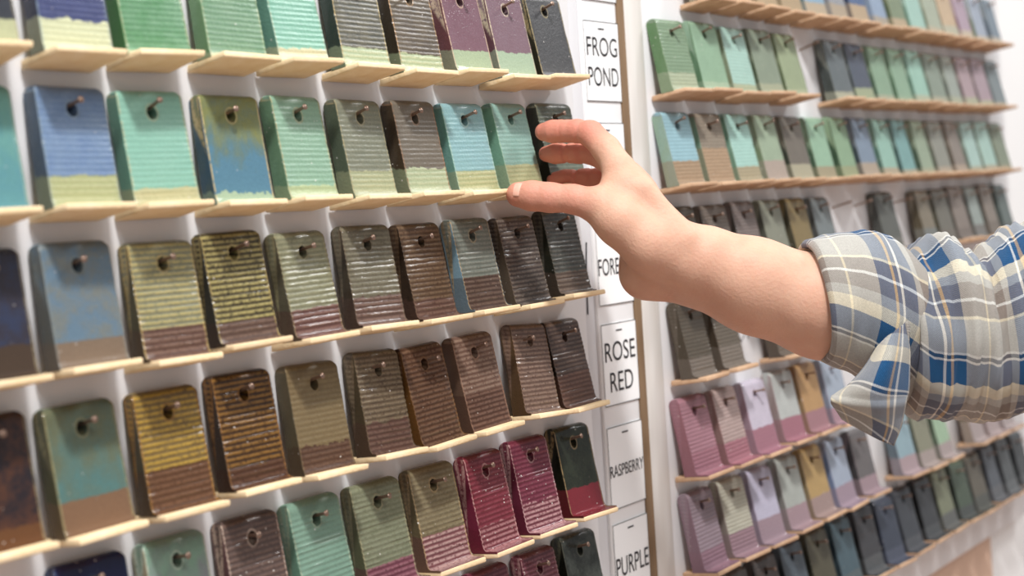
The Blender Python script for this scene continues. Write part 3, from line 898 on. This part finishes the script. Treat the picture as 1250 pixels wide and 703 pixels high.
# forearm and wrist (radius and ulna sides), then the palm, thumb and fingers
chain([(1125, 392, 1.0, 33), (1000, 368, 0.995, 31), (920, 342, 0.995, 28), (862, 320, 0.995, 24)], 0.02)
chain([(1125, 415, 1.02, 33), (1000, 380, 1.015, 31), (920, 354, 1.01, 28), (862, 336, 1.01, 23.5)], 0.02)
chain([(862, 315, 0.995, 22.5), (815, 304, 1.0, 22), (766, 233, 1.005, 17.5), (755, 207, 1.008, 12.3)], 0.012)     # index metacarpal
chain([(862, 330, 1.005, 22), (826, 312, 1.018, 22), (775, 236, 1.03, 15), (765, 216, 1.032, 13)], 0.012)
chain([(862, 336, 1.01, 22), (818, 327, 1.035, 19), (772, 248, 1.05, 13), (768, 232, 1.052, 12)], 0.012)
chain([(830, 334, 1.02, 18), (787, 334, 1.018, 15.5), (775, 272, 1.05, 12)], 0.018)                                    # heel of the palm
chain([(840, 320, 0.995, 21), (795, 298, 0.988, 21), (757, 270, 0.988, 17.5), (731, 251, 0.992, 14.0)], 0.010)         # thenar
THUMB = [(731, 251, 0.992, 13.6), (700, 243, 0.996, 10.8), (671, 241, 1.0, 11.0), (650, 239, 1.004, 11.2), (633, 237.5, 1.008, 9.8)]
chain(THUMB, 0.004)
INDEX = [(756, 206, 1.008, 12.2), (740, 182, 1.018, 11.0), (721, 163, 1.03, 10.2), (705, 160, 1.037, 9.2), (688, 160, 1.044, 9.0), (675, 160.5, 1.049, 9.0), (664, 161, 1.053, 7.4)]
MIDDLE = [(765, 216, 1.032, 12.0), (745, 198, 1.042, 10.0), (724, 187, 1.054, 9.2), (708, 187, 1.060, 8.3), (692, 187, 1.066, 8.0), (678, 187.5, 1.070, 8.0), (667, 188, 1.073, 6.6)]
RING = [(770, 240, 1.052, 11.0), (755, 225, 1.062, 9.2), (735, 217, 1.070, 8.6), (718, 217, 1.074, 7.6), (704, 217.5, 1.077, 7.4), (690, 218, 1.079, 7.4), (676, 219, 1.081, 6.2)]
LITTLE = [(772, 256, 1.066, 9.0), (768, 240, 1.082, 7.5), (752, 232, 1.092, 7.0), (730, 232, 1.096, 6.0)]
for ch in (INDEX, MIDDLE, RING, LITTLE):
    chain(ch, 0.0028)
# web between thumb and index
chain([(752, 232, 1.0, 9), (745, 246, 0.996, 10)], 0.010)
for ch, xs_ in ((INDEX, (689, 711)), (MIDDLE, (692, 712)), (RING, (704, 722))):
    for q in xs_:
        for a, b_ in zip(ch, ch[1:]):
            if b_[0] <= q <= a[0]:
                t = (a[0] - q) / (a[0] - b_[0])
                groove(C3(*(np.array(a[:3]) * (1 - t) + np.array(b_[:3]) * t)), C3(*b_[:3]) - C3(*a[:3]), 0.0013, 0.0011, 0.0135)
for q, dpt in ((672, .0006), (676, .0005), (668, .0005)):
    groove(C3(q, 240, 0.992), (1, 0.05, 0), 0.0013, dpt, 0.012)
# soft modelling: tendons, hollow at the wrist
chain([(835, 290, 0.982, 9), (790, 232, 0.990, 6)], 0.010)
V, Q = surface_nets(FIELD, LO, HSTEP)
# light smoothing
nb = np.zeros((len(V), 3))
for it in range(3):
    nb[:] = 0
    cn = np.zeros(len(V))
    for a in range(4):
        b_ = (a + 1) % 4
        np.add.at(nb, Q[:, a], V[Q[:, b_]])
        np.add.at(nb, Q[:, b_], V[Q[:, a]])
        np.add.at(cn, Q[:, a], 1)
        np.add.at(cn, Q[:, b_], 1)
    V = V + 0.5 * (nb / cn[:, None] - V)
BAS = np.array([RIGHT[:], DOWN[:], FWD[:]])
VW = V @ BAS + np.array(CAM[:])
me = bpy.data.meshes.new('person')
me.vertices.add(len(VW))
me.vertices.foreach_set('co', VW.astype(np.float32).ravel())
me.loops.add(Q.size)
me.loops.foreach_set('vertex_index', Q.astype(np.int32).ravel())
me.polygons.add(len(Q))
me.polygons.foreach_set('loop_start', np.arange(0, Q.size, 4, dtype=np.int32))
me.update(calc_edges=True)
me.validate()
me.polygons.foreach_set('use_smooth', [True] * len(me.polygons))
# flushed fingertips: how red the skin is
tips = np.array([C3(*c[-1][:3]) for c in (INDEX, MIDDLE, RING, THUMB)])
red = np.zeros(len(V), np.float32)
for ch, amt in ((INDEX, 1.0), (MIDDLE, 1.0), (RING, 1.0), (THUMB, 0.75)):
    pts = np.array([C3(*c[:3]) for c in ch])
    seg0 = 2 if ch is not THUMB else 1
    for p in pts[seg0:]:
        d = np.linalg.norm(V - p, axis=1)
        red = np.maximum(red, amt * np.clip(1.25 - d / 0.022, 0, 1))
at = me.attributes.new('flush', 'FLOAT', 'POINT')
at.data.foreach_set('value', red.astype(np.float32))

M_SKIN = bpy.data.materials.new('skin')
nt, N, L, P = NT(M_SKIN)
aa = N.new('ShaderNodeAttribute')
aa.attribute_name = 'flush'
tc = N.new('ShaderNodeTexCoord')
nz = N.new('ShaderNodeTexNoise')
nz.inputs['Scale'].default_value = 45
nz.inputs['Detail'].default_value = 4
L.new(tc.outputs['Object'], nz.inputs['Vector'])
mr = N.new('ShaderNodeMapRange')
mr.inputs['From Min'].default_value = 0.35
mr.inputs['From Max'].default_value = 0.7
mr.inputs['To Max'].default_value = 0.55
L.new(nz.outputs[0], mr.inputs[0])
m1 = N.new('ShaderNodeMix')
m1.data_type = 'RGBA'
m1.inputs[6].default_value = lin('#d5a991')
m1.inputs[7].default_value = lin('#c6937c')
L.new(mr.outputs[0], m1.inputs[0])
m2 = N.new('ShaderNodeMix')
m2.data_type = 'RGBA'
m2.inputs[7].default_value = lin('#cb7e6c')
L.new(aa.outputs['Fac'], m2.inputs[0])
L.new(m1.outputs[2], m2.inputs[6])
L.new(m2.outputs[2], P.inputs['Base Color'])
P.inputs['Roughness'].default_value = 0.58
P.inputs['Specular IOR Level'].default_value = 0.35
P.inputs['Subsurface Weight'].default_value = 0.25
P.inputs['Subsurface Radius'].default_value = (1.0, 0.35, 0.2)
P.inputs['Subsurface Scale'].default_value = 0.004
nb1 = N.new('ShaderNodeTexNoise')
nb1.inputs['Scale'].default_value = 420
nb1.inputs['Detail'].default_value = 3
L.new(tc.outputs['Object'], nb1.inputs['Vector'])
bp = N.new('ShaderNodeBump')
bp.inputs['Strength'].default_value = 0.4
bp.inputs['Distance'].default_value = 0.001
L.new(nb1.outputs[0], bp.inputs['Height'])
L.new(bp.outputs[0], P.inputs['Normal'])
person = link('person', me, None, M_SKIN)
tag(person, 'bare right hand and forearm in a rolled plaid sleeve, reaching to a grey green tile', 'person')

# thumbnail: a thin curved plate set into the thumb tip
M_NAILP = simple_mat('finger_nail', '#eeb9a6', 0.22, '#e6a892', 200, 0.4, spec=0.6)
tb, tt = C3(653, 238.8, 1.003), C3(630, 236.5, 1.009)
ta = (tt - tb) / np.linalg.norm(tt - tb)                     # along the thumb
nn = np.array((-0.12, -0.42, -0.9))
nn -= ta * (nn @ ta)
nn /= np.linalg.norm(nn)
ss = np.cross(nn, ta)
nv, nf = [], []
NU, NV_ = 10, 10
cen = C3(640.0, 238, 1.0065)
for i in range(NU + 1):
    for j in range(NV_ + 1):
        u, v = i / NU * 2 - 1, j / NV_ * 2 - 1
        w = 0.0058 * (1 - 0.12 * max(u, 0) ** 2)
        l = 0.0068 * u * (1 - 0.12 * v * v if u > 0 else 1 - 0.25 * v * v)
        th = v * 0.62
        r_ = 0.0094
        p = cen + ta * (l + 0.001) + ss * (r_ * 1.05 * math.sin(th)) + nn * (r_ * math.cos(th) + 0.0011 - 0.0022 * max(0, u) ** 2 - 0.0008 * max(0, -u) ** 2)
        nv.append(Vector(p @ BAS) + CAM)
for i in range(NU):
    for j in range(NV_):
        a = i * (NV_ + 1) + j
        nf.append((a, a + 1, a + NV_ + 2, a + NV_ + 1))
nm = mesh_pd('thumbnail', nv, nf, True)
o = link('thumbnail', nm, person, M_NAILP)
md = o.modifiers.new('t', 'SOLIDIFY')
md.thickness = 0.0008
md.offset = 0
o['label'] = 'short pale thumbnail'

# ------------------------------------------------------------------ plaid flannel sleeve
M_PLAID = bpy.data.materials.new('plaid_flannel')
nt, N, L, P = NT(M_PLAID)
P.inputs['Roughness'].default_value = 0.95
P.inputs['Specular IOR Level'].default_value = 0.1
P.inputs['Sheen Weight'].default_value = 0.25
uvn = N.new('ShaderNodeUVMap')
uvn.uv_map = 'UVMap'
sx = N.new('ShaderNodeSeparateXYZ')
L.new(uvn.outputs[0], sx.inputs[0])


def nm_(op, a, b_=0.0, c_=0.0):
    n = N.new('ShaderNodeMath')
    n.operation = op
    for s, v in zip(n.inputs, (a, b_, c_)):
        if isinstance(v, (int, float)):
            s.default_value = v
        else:
            L.new(v, s)
    return n.outputs[0]


def sett(coord, period, stops, off):
    fr = nm_('FRACT', nm_('DIVIDE', nm_('ADD', coord, off), period))
    cr = N.new('ShaderNodeValToRGB')
    cr.color_ramp.interpolation = 'CONSTANT'
    e = cr.color_ramp.elements
    e[0].position, e[0].color = stops[0][0], lin(stops[0][1])
    e[1].position, e[1].color = stops[1][0], lin(stops[1][1])
    for p_, c_ in stops[2:]:
        q_ = e.new(p_)
        q_.color = lin(c_)
    L.new(fr, cr.inputs[0])
    return cr.outputs[0]


BLUE, NAVY, GREY, BRN, CRM, WHT, TAN = '#1d4a72', '#20344e', '#aaa7a0', '#7c7169', '#e2d6b8', '#dcdad4', '#b8986c'
warp = sett(sx.outputs[0], 0.068, [(0, GREY), (.06, BLUE), (.18, WHT), (.205, BLUE), (.245, TAN), (.27, BLUE), (.42, GREY), (.70, CRM), (.725, GREY), (.88, BRN)], 0.068)
weft = sett(sx.outputs[1], 0.088, [(0, GREY), (.02, CRM), (.045, BRN), (.16, WHT), (.18, BRN), (.30, GREY), (.38, CRM), (.49, BLUE), (.69, WHT), (.71, NAVY), (.74, WHT), (.76, GREY)], 0.0742 + 0.88)
tw = N.new('ShaderNodeMath')
tw.operation = 'SINE'
L.new(nm_('MULTIPLY', nm_('ADD', sx.outputs[0], sx.outputs[1]), 4200.0), tw.inputs[0])
mr = N.new('ShaderNodeMapRange')
mr.inputs['From Min'].default_value = -1
mr.inputs['To Min'].default_value = 0.32
mr.inputs['To Max'].default_value = 0.68
L.new(tw.outputs[0], mr.inputs[0])
mx = N.new('ShaderNodeMix')
mx.data_type = 'RGBA'
L.new(mr.outputs[0], mx.inputs[0])
L.new(warp, mx.inputs[6])
L.new(weft, mx.inputs[7])
tc = N.new('ShaderNodeTexCoord')
fz = N.new('ShaderNodeTexNoise')
fz.inputs['Scale'].default_value = 900
fz.inputs['Detail'].default_value = 3
L.new(tc.outputs['Object'], fz.inputs['Vector'])
hs = N.new('ShaderNodeHueSaturation')
L.new(nm_('MULTIPLY_ADD', fz.outputs[0], 0.5, 0.75), hs.inputs['Value'])
L.new(mx.outputs[2], hs.inputs['Color'])
L.new(hs.outputs[0], P.inputs['Base Color'])
bp = N.new('ShaderNodeBump')
bp.inputs['Strength'].default_value = 0.5
bp.inputs['Distance'].default_value = 0.0008
L.new(nm_('ADD', fz.outputs[0], nm_('MULTIPLY', tw.outputs[0], 0.25)), bp.inputs['Height'])
L.new(bp.outputs[0], P.inputs['Normal'])


def uv_grid(name, P3, UV, closed, parent, thick, sub=1):
    """P3[i][j] camera-space points, UV[i][j]; j runs around"""
    ni, nj = len(P3), len(P3[0])
    verts = [Vector(np.array(p) @ BAS) + CAM for row in P3 for p in row]
    faces, uvs = [], []
    for i in range(ni - 1):
        for j in range(nj - (0 if closed else 1)):
            j2 = (j + 1) % nj
            faces.append((i * nj + j, i * nj + j2, (i + 1) * nj + j2, (i + 1) * nj + j))
            a, b_, c_, d_ = UV[i][j], UV[i][j2], UV[i + 1][j2], UV[i + 1][j]
            if closed and j2 == 0:
                per = UV[i][-1][1] + (UV[i][-1][1] - UV[i][-2][1])
                per2 = UV[i + 1][-1][1] + (UV[i + 1][-1][1] - UV[i + 1][-2][1])
                b_, c_ = (b_[0], per), (c_[0], per2)
            uvs += [a, b_, c_, d_]
    m = mesh_pd(name, verts, faces, True)
    ul = m.uv_layers.new(name='UVMap')
    ul.data.foreach_set('uv', [x for u in uvs for x in u])
    o = link(name, m, parent, M_PLAID)
    md = o.modifiers.new('t', 'SOLIDIFY')
    md.thickness = thick
    md.offset = 0
    if sub:
        s = o.modifiers.new('s', 'SUBSURF')
        s.levels = s.render_levels = sub
    return o


def interp(tab, x):
    xs_ = [t[0] for t in tab]
    return [float(np.interp(x, xs_, [t[k] for t in tab])) for k in range(1, len(tab[0]))]


def rnoise(a, b_, seed):
    return (math.sin(a * 1.7 + seed) * math.sin(b_ * 2.3 + seed * 1.3) + 0.6 * math.sin(a * 3.9 + b_ * 2.1 + seed * 2.1) + 0.35 * math.sin(a * 6.3 - b_ * 4.4 + seed)) / 1.95


# main sleeve: px x, px y of the axis, distance, upper radius, lower radius (mm)
SL = [(1096, 394, 1.0, 55, 62), (1108, 402, 0.998, 59, 66), (1130, 402, 0.99, 66, 66), (1160, 402, 0.985, 68, 67), (1190, 403, 0.98, 62, 68), (1215, 400, 0.975, 65, 67),
      (1250, 390, 0.965, 72, 68), (1300, 380, 0.95, 73, 70), (1400, 355, 0.93, 76, 74), (1500, 330, 0.91, 80, 78)]
P3, UV = [], []
NS, NJ = 90, 96
for i in range(NS + 1):
    x = 1096 + (1500 - 1096) * i / NS
    cyy, zc, ru, rl = interp(SL, x)
    c = C3(x, cyy, zc)
    row, ur = [], []
    for j in range(NJ):
        th = 2 * math.pi * j / NJ - math.pi             # 0 = towards the camera, pi/2 = up
        up = math.sin(th)
        r_ = (ru if up > 0 else rl) / 1000
        dep = 0.056
        s = i / NS * 16
        w = 0.0042 * rnoise(s * 1.3, th * 1.2, 1.1) + 0.0034 * rnoise(s * 2.6 + math.cos(th) * 2, th * 1.1, 4.0)
        # gathers where the roll of the cuff squeezes the cloth
        w += 0.0028 * math.sin(th * 9 + 2.2 * math.sin(s * 0.8)) * math.exp(-i / 9)
        # diagonal pull folds running from the cuff
        w += 0.0042 * math.sin(s * 1.7 - 2.2 * math.cos(th - 0.6)) * (0.12 + 0.88 * max(0, math.sin(th + 0.3)))
        fade = min(1, i / 4)
        w *= fade * (1 - 0.55 * max(0, -up) ** 2)
        dy = -up * (r_ + w)
        dz = -math.cos(th) * (dep + w)
        dx = 0.004 * math.cos(th) * math.sin(s)
        row.append(c + np.array((dx, dy, dz)))
        ur.append((i / NS * (1500 - 1096) / F_PX * 0.98 + 0.012 * math.sin(th * 1.0) * 0.5, th * 0.063 + 0.004 * math.sin(s * .5)))
    P3.append(row)
    UV.append(ur)
sleeve = uv_grid('shirt_sleeve', P3, UV, True, person, 0.0012, 0)
sleeve['label'] = 'blue, grey and cream plaid flannel sleeve'

# rolled cuff: outside, the rolled front lip, and the inside
CU = [(993, 367, 1.0, 43, 44), (998, 367, 1.0, 44.5, 45), (1020, 369, 1.0, 49, 48), (1045, 373, 1.0, 54, 50), (1070, 379, 1.0, 58, 54), (1090, 387, 1.0, 58, 56), (1106, 396, 1.0, 56, 58), (1112, 400, 1.0, 50, 52)]
P3, UV = [], []
path = [(1030, -5.5), (1010, -4.5), (999, -3.5), (993.5, -1.5), (993, 1.0), (996, 2.2)] + [(x, 2.2) for x in np.linspace(1002, 1112, 30)]
uu = -0.03
lastx = path[0][0]
for i, (x, off) in enumerate(path):
    cyy, zc, ru, rl = interp(CU, x)
    c = C3(x, cyy, zc)
    uu += abs(x - lastx) / F_PX + 0.0008
    lastx = x
    row, ur = [], []
    for j in range(NJ):
        th = 2 * math.pi * j / NJ - math.pi
        up = math.sin(th)
        r_ = ((ru if up > 0 else rl) + off) / 1000
        k = max(0, i - 5) / 30
        w = 0.0016 * rnoise(k * 5, th * 1.6, 2.2) + 0.0022 * k * rnoise(k * 7, th * 2.2, 5.0)
        lower = max(0, -up) ** 1.2
        # the cloth is pulled together below, towards the button tab
        pull = lower * k
        dy = -up * (r_ + w)
        dz = -math.cos(th) * (0.046 + 0.006 * k + off / 1000 + w)
        # the front edge slants: lower edge sits further right
        dx = 0.006 * (-up) * (1 - k) + 0.004 * math.sin(th * 2 + 1) * k + 0.002 * math.cos(th) - 0.006 * pull
        row.append(c + np.array((dx, dy, dz)))
        ur.append(((0.063 - (x - 993) / F_PX if i > 3 else 0.063 + (x - 993) / F_PX) - 0.012 * lower * k, -th * 0.050 - 0.018 * math.cos(th) * k + 0.06))
    P3.append(row)
    UV.append(ur)
cuff = uv_grid('rolled_cuff', P3, UV, True, person, 0.0015, 0)
cuff['label'] = 'cuff turned back over the forearm'

# hanging cuff tab, two folded layers
rows = [[(1108, 392, .942), (1095, 402, .938), (1082, 415, .942), (1072, 425, .952)],
        [(1110, 420, .938), (1090, 430, .928), (1068, 444, .936), (1056, 450, .950)],
        [(1109, 448, .938), (1084, 454, .924), (1056, 462, .932), (1036, 472, .946)],
        [(1108, 474, .938), (1078, 480, .924), (1046, 479, .930), (1020, 482, .944)],
        [(1104, 492, .940), (1078, 496, .928), (1046, 494, .932), (1014, 488, .944)],
        [(1098, 520, .942), (1078, 519, .934), (1050, 510, .936), (1022, 500, .946)],
        [(1089, 543, .944), (1074, 536, .938), (1052, 524, .940), (1029, 510, .948)]]
R = np.array(rows, float)
NI, NJ2 = 28, 24


def bez(Rg, u, v):
    ni, nj = Rg.shape[:2]
    fu, fv = u * (ni - 1), v * (nj - 1)

    def cr(p0, p1, p2, p3, t):
        return 0.5 * (2 * p1 + (p2 - p0) * t + (2 * p0 - 5 * p1 + 4 * p2 - p3) * t * t + (3 * p1 - p0 - 3 * p2 + p3) * t ** 3)
    i, j = min(int(fu), ni - 2), min(int(fv), nj - 2)
    rowsv = []
    for a in (-1, 0, 1, 2):
        ii = min(max(i + a, 0), ni - 1)
        c = [Rg[ii, min(max(j + b_, 0), nj - 1)] for b_ in (-1, 0, 1, 2)]
        rowsv.append(cr(*c, fv - j))
    return cr(*rowsv, fu - i)


P3, UV = [], []
for i in range(NI + 1):
    row, ur = [], []
    for j in range(NJ2 + 1):
        u, v = i / NI, j / NJ2
        px, py, zc = bez(R, u, v)
        zc += 0.004 * math.sin(v * 8 + u * 3) * (1.1 - u) - 0.004 * math.exp(-((u - 0.66) / 0.05) ** 2)
        row.append(C3(px, py, zc))
        ur.append((0.002 + v * 0.055, u * 0.085 + 0.03 + 0.02 * v))
    P3.append(row)
    UV.append(ur)
tabo = uv_grid('cuff_tab', P3, UV, False, person, 0.0035, 0)
tabo['label'] = 'loose corner of the unbuttoned cuff hanging below the arm'
